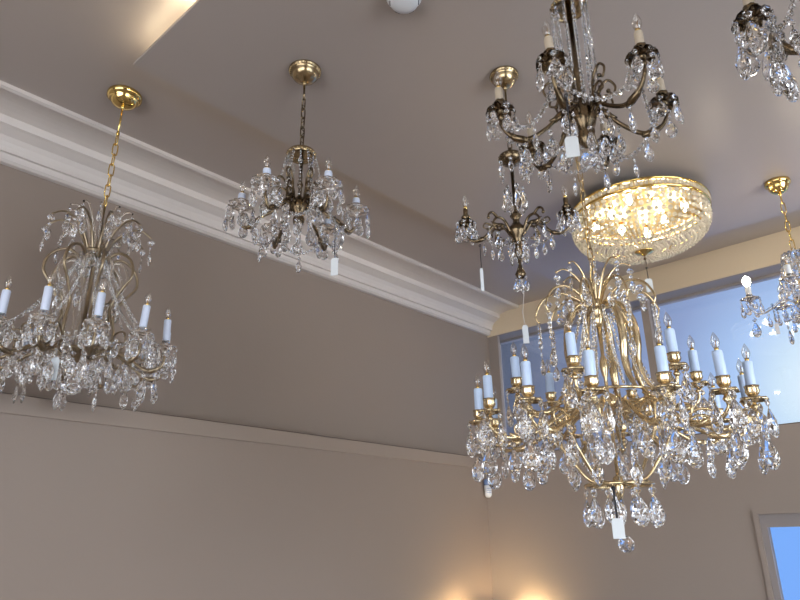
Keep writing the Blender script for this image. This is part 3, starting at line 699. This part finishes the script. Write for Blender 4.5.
for k in range(8):
    a = view_angle(PBK, radians(-8 + 45*k)); rr = .235 if k % 2 == 0 else .165
    h = MB(); h.lathe([(0, -.041), (.014, -.041), (.014, -.060), (0, -.063)], 12); h.tube([(0, 0, -.04), (-.06, 0, -.0405)], .005, 6)
    lh = h.build('lamp_holder', M_GOLD, root, (rr*cos(a), rr*sin(a), 0), a)
    b = MB(); b.lathe([(0, -.062), (.009, -.064), (.018, -.081), (.0175, -.094), (.009, -.108), (0, -.118)], 12); b.build('bulb', M_LITW, lh)
m = MB(); m.tube([(0,0,-.317), (.003,0,-.36), (0,0,-.39)], .0016, 5); m.ball((0,0,-.335), .008); m.build('pull_chain', M_BRONZE, root)

# ================================================================== 7. tags and small things
tag_thing('price_tag', 'white price tag on a black ribbon under the largest chandelier', at(613.5, 489, 2.02),   .085, .036, .058, M_CORD, M_TAG, tilt=.72, r=.0032)
tag_thing('price_tag', 'white price tag on a dark cord inside the bronze chandelier at the top', at(566, 96, 1.6),   .115, .031, .056, M_CORD, M_TAG, tilt=.5, r=.0016)
q = Vector((PBK[0], PBK[1], HP - .39))
tag_thing('price_tag', 'pale price tag hanging on a cord below the round basket light', q + Vector((0,0,.0)), .06, .036, .075, M_CORD, M_TAG, tilt=.6, r=.0022)
tag_thing('price_tag', 'small white price tag low in the left chandelier', at(58.5, 343, 2.24), .05, .026, .078, M_CORDL, M_TAG, tilt=.9)
tag_thing('price_tag', 'thin pale price tag under the small bronze chandelier before the cornice', at(335.5, 217, 2.22), .15, .024, .062, M_CORD, M_TAG, tilt=.5)
tag_thing('price_tag', 'narrow pale price tag on the left arm of the slim bronze chandelier', at(480, 246, 2.33), .085, .011, .085, M_CORD, M_TAG, tilt=.8, r=.0016)
tag_thing('price_tag', 'pale price tag on a cord under the bottom of the slim bronze chandelier', Vector((P4[0], P4[1], Z0 + .86)), .16, .020, .065, M_CORDL, M_TAG, tilt=.6, slack=.006)
tag_thing('price_tag', 'small price tag string on the right chandelier by the window', at(772, 305, 3.05), .09, .016, .05, M_CORD, M_CORDL, tilt=.5)
# smoke detector
c = ray(404, -6); c = c*(1.75/c.z)
t = thing('smoke_detector', 'white round smoke detector on the ceiling at the top edge', 'smoke detector', (c.x, c.y, HP))
m = MB(); m.lathe([(0, 0), (.058, 0), (.061, -.004), (.061, -.016), (.056, -.022), (0, -.022)], 40); m.build('base', M_WHITE, t)
m = MB(); m.lathe([(0, -.022), (.05, -.022), (.052, -.030), (.046, -.042), (.03, -.047), (0, -.048)], 40); m.build('cover', M_WHITE, t)
m = MB()
for k in range(6):
    a = view_angle((c.x, c.y), radians(-30 + 60*k)); m.box((-.009, -.0022, -.0022), (.009, .0022, .0022))
    for i in range(8):
        x, yy, z = m.v[-8+i]; m.v[-8+i] = (.0475*cos(a) - x*sin(a)*1 + yy*cos(a), .0475*sin(a) + x*cos(a) + yy*sin(a), z - .0375)
m.build('vent_slots', M_DARK, t)
# motion sensor in the corner
t = thing('motion_sensor', 'small pale motion sensor with blue top, in the wall corner below the ledge', 'motion sensor', (XJ + .032, YJ - .032, .303 + Z0))
m = MB(); m.lathe([(0, 0), (.016, .003), (.024, .014), (.026, .03), (.026, .085), (0, .085)], 24); m.box((-.0325, .005, .02), (.005, .0325, .1)); m.build('housing', M_WHITE, t)
m = MB(); m.lathe([(0, .085), (.0275, .085), (.0275, .118), (.02, .128), (0, .13)], 24); m.build('cap', M_BLUEP, t)
m = MB()
for k in range(3): m.tube([(.0265*cos(a), .0265*sin(a), .035 + .014*k) for a in [radians(-75 + 12*j) for j in range(8)]], .0016, 4)
m.build('lens_ribs', M_BLUEP, t)
# two uplighter wall lamps just below the picture
def sconce(label, loc, rz):
    t = thing('wall_lamp', label, 'wall lamp', loc, None); t.rotation_euler = (0, 0, rz); t.scale = (1.55, 1.55, 1.55)
    m = MB(); n = 20
    vs = []; fs = []
    pr = [(.012, -.11), (.05, -.09), (.085, -.04), (.10, 0)]
    for rr, z in pr: vs += [(rr*sin(pi*k/n)*.9, rr*cos(pi*k/n), z) for k in range(n+1)]
    for i in range(3):
        for k in range(n): b = i*(n+1); fs.append((b+k, b+k+1, b+n+2+k, b+n+1+k))
    m.add(vs, fs); o = m.build('shade', M_WHITE, t); s = o.modifiers.new('solid', 'SOLIDIFY'); s.thickness = .004
    m = MB(); m.box((-.001, -.04, -.10), (.01, .04, -.02)); m.build('back_plate', M_WHITE, t)
    m = MB(); m.ball((.05, 0, -.03), .018, 0, 10, 8); m.build('bulb', emit('wall_lamp_bulb', (1, .70, .34), 210), t)
sconce('white half-bowl uplighter on the left wall just below the picture', (XJ, 4.06*J, -.46*J + Z0), 0)
sconce('white half-bowl uplighter on the end wall just below the picture', (-2.84*J, YJ, -.46*J + Z0), -pi/2)
# light strip lying on top of the dropped ceiling panel (cove light)
for box, k, lab in ((((-1.78, .872, HP+.0125), (1.8, .884, HP+.020)), 105, 'warm light strip hidden on the dropped ceiling panel, along its front edge'),
                    (((-2.12, .872, HP+.0125), (-1.785, .884, HP+.020)), 16, 'short dim light strip hidden on the front left corner of the ceiling panel'),
                    (((-2.128, .90, HP+.0125), (-2.118, 3.98, HP+.018)), 9, 'dim light strip hidden on the ceiling panel along its left edge')):
    m = MB(); m.box(*box); o = m.build('led_strip', emit('led_strip_light', (1, .86, .60), k)); tag(o, lab, 'light strip')

# ------------------------------------------------------------------ world: daylight outside
w = bpy.data.worlds.new('world'); SC.world = w; w.use_nodes = True; nt = w.node_tree; nt.nodes.clear()
N = nt.nodes.new; K = nt.links.new
out = N('ShaderNodeOutputWorld'); bg = N('ShaderNodeBackground'); K(bg.outputs[0], out.inputs[0])
tc = N('ShaderNodeTexCoord')
g = ray(838, 388).normalized()
dot = N('ShaderNodeVectorMath'); dot.operation = 'DOT_PRODUCT'; K(tc.outputs['Generated'], dot.inputs[0]); dot.inputs[1].default_value = g
ac = N('ShaderNodeMath'); ac.operation = 'ARCCOSINE'; K(dot.outputs['Value'], ac.inputs[0])
mr = N('ShaderNodeMapRange'); K(ac.outputs[0], mr.inputs[0]); mr.inputs[1].default_value = 0; mr.inputs[2].default_value = radians(40)
rp = N('ShaderNodeValToRGB'); K(mr.outputs[0], rp.inputs[0])
els = [(0, (1.05, 1.12, 1.15)), (.09, (.80, .95, 1.05)), (.17, (.52, .70, 1.0)), (.28, (.35, .44, .69)), (.42, (.25, .305, .47)), (.62, (.13, .15, .215)), (1, (.10, .12, .20))]
e = rp.color_ramp.elements
while len(e) < len(els): e.new(.5)
for i, (pz, cc) in enumerate(els): e[i].position = pz; e[i].color = (*cc, 1)
sep = N('ShaderNodeSeparateXYZ'); K(tc.outputs['Generated'], sep.inputs[0])
low = N('ShaderNodeMapRange'); low.interpolation_type = 'SMOOTHSTEP'; K(sep.outputs['Z'], low.inputs[0]); low.inputs[1].default_value = .12; low.inputs[2].default_value = .03
mx = N('ShaderNodeMixRGB'); K(low.outputs[0], mx.inputs[0]); K(rp.outputs[0], mx.inputs[1]); mx.inputs[2].default_value = (.25, .50, 1.05, 1)
bk = N('ShaderNodeMapRange'); bk.interpolation_type = 'SMOOTHSTEP'; K(sep.outputs['Y'], bk.inputs[0]); bk.inputs[1].default_value = .45; bk.inputs[2].default_value = .05
mx2 = N('ShaderNodeMixRGB'); K(bk.outputs[0], mx2.inputs[0]); K(mx.outputs[0], mx2.inputs[1]); sd = N('ShaderNodeMapRange'); sd.interpolation_type = 'SMOOTHSTEP'; K(sep.outputs['X'], sd.inputs[0]); sd.inputs[1].default_value = .1; sd.inputs[2].default_value = .7
mx3 = N('ShaderNodeMixRGB'); K(sd.outputs[0], mx3.inputs[0]); mx3.inputs[1].default_value = (4.6, 4.3, 4.1, 1); mx3.inputs[2].default_value = (8.2, 8.3, 8.3, 1); K(mx3.outputs[0], mx2.inputs[2])
K(mx2.outputs[0], bg.inputs[0])
# portals guide the daylight sampling through the openings
def portal(loc, rot, sx, sy):
    l = bpy.data.lights.new('portal', 'AREA'); l.shape = 'RECTANGLE'; l.size = sx; l.size_y = sy; l.cycles.is_portal = True
    o = bpy.data.objects.new('portal', l); COL.objects.link(o); o.location = loc; o.rotation_euler = rot
portal((.1, YB-.15, 1.8), (pi/2, 0, pi), 5.0, 2.6)
portal((XR+.15, 1.5, 1.9), (pi/2, 0, -pi/2), 4.2, 2.8)
portal((-1.1, YE+T+.02, (WZ0+WZ1)/2), (pi/2, 0, 0), 4.1, 1.0)
# ceiling lamps added out of the picture, for crystal sparkle and warmth
def spot(name, loc, target, power, col, size=80, rad=.03, blend=.6):
    l = bpy.data.lights.new(name, 'SPOT'); l.energy = power; l.color = col; l.spot_size = radians(size); l.spot_blend = blend; l.shadow_soft_size = rad
    o = bpy.data.objects.new(name, l); COL.objects.link(o); o.location = loc
    o.rotation_euler = (Vector(target) - Vector(loc)).to_track_quat('-Z', 'Y').to_euler()
for i, (x, yy) in enumerate(((-2.2, -.6), (-.6, -.4), (.9, .2), (1.2, 1.9), (1.3, 3.2), (-1.2, -1.6), (.6, -1.4))):
    z = HC if (yy < .85) else HP
    t = thing('added_downlight', 'round lamp added in the ceiling outside the picture for crystal sparkle', 'added_downlight', (x, yy, z), 'lamps added outside the picture')
    m = MB(); m.lathe([(.038, 0), (.05, 0), (.05, -.006), (.038, -.003)], 24); m.build('bezel', M_WHITE, t)
    m = MB(); m.lathe([(0, -.0015), (.037, -.0015), (.037, -.001), (0, -.001)], 24); m.build('lens', emit('added_downlight_lens', (1, .80, .56), 125), t)

# ------------------------------------------------------------------ render look
SC.view_settings.view_transform = 'Standard'; SC.view_settings.look = 'None'; SC.view_settings.gamma = 1; SC.view_settings.use_curve_mapping = False
SC.view_settings.exposure = 0.0
c = SC.cycles
c.max_bounces = 16; c.transmission_bounces = 14; c.glossy_bounces = 6; c.diffuse_bounces = 4; c.transparent_max_bounces = 24
c.caustics_reflective = False; c.caustics_refractive = False; c.sample_clamp_indirect = 6; c.use_denoising = True; c.blur_glossy = .3
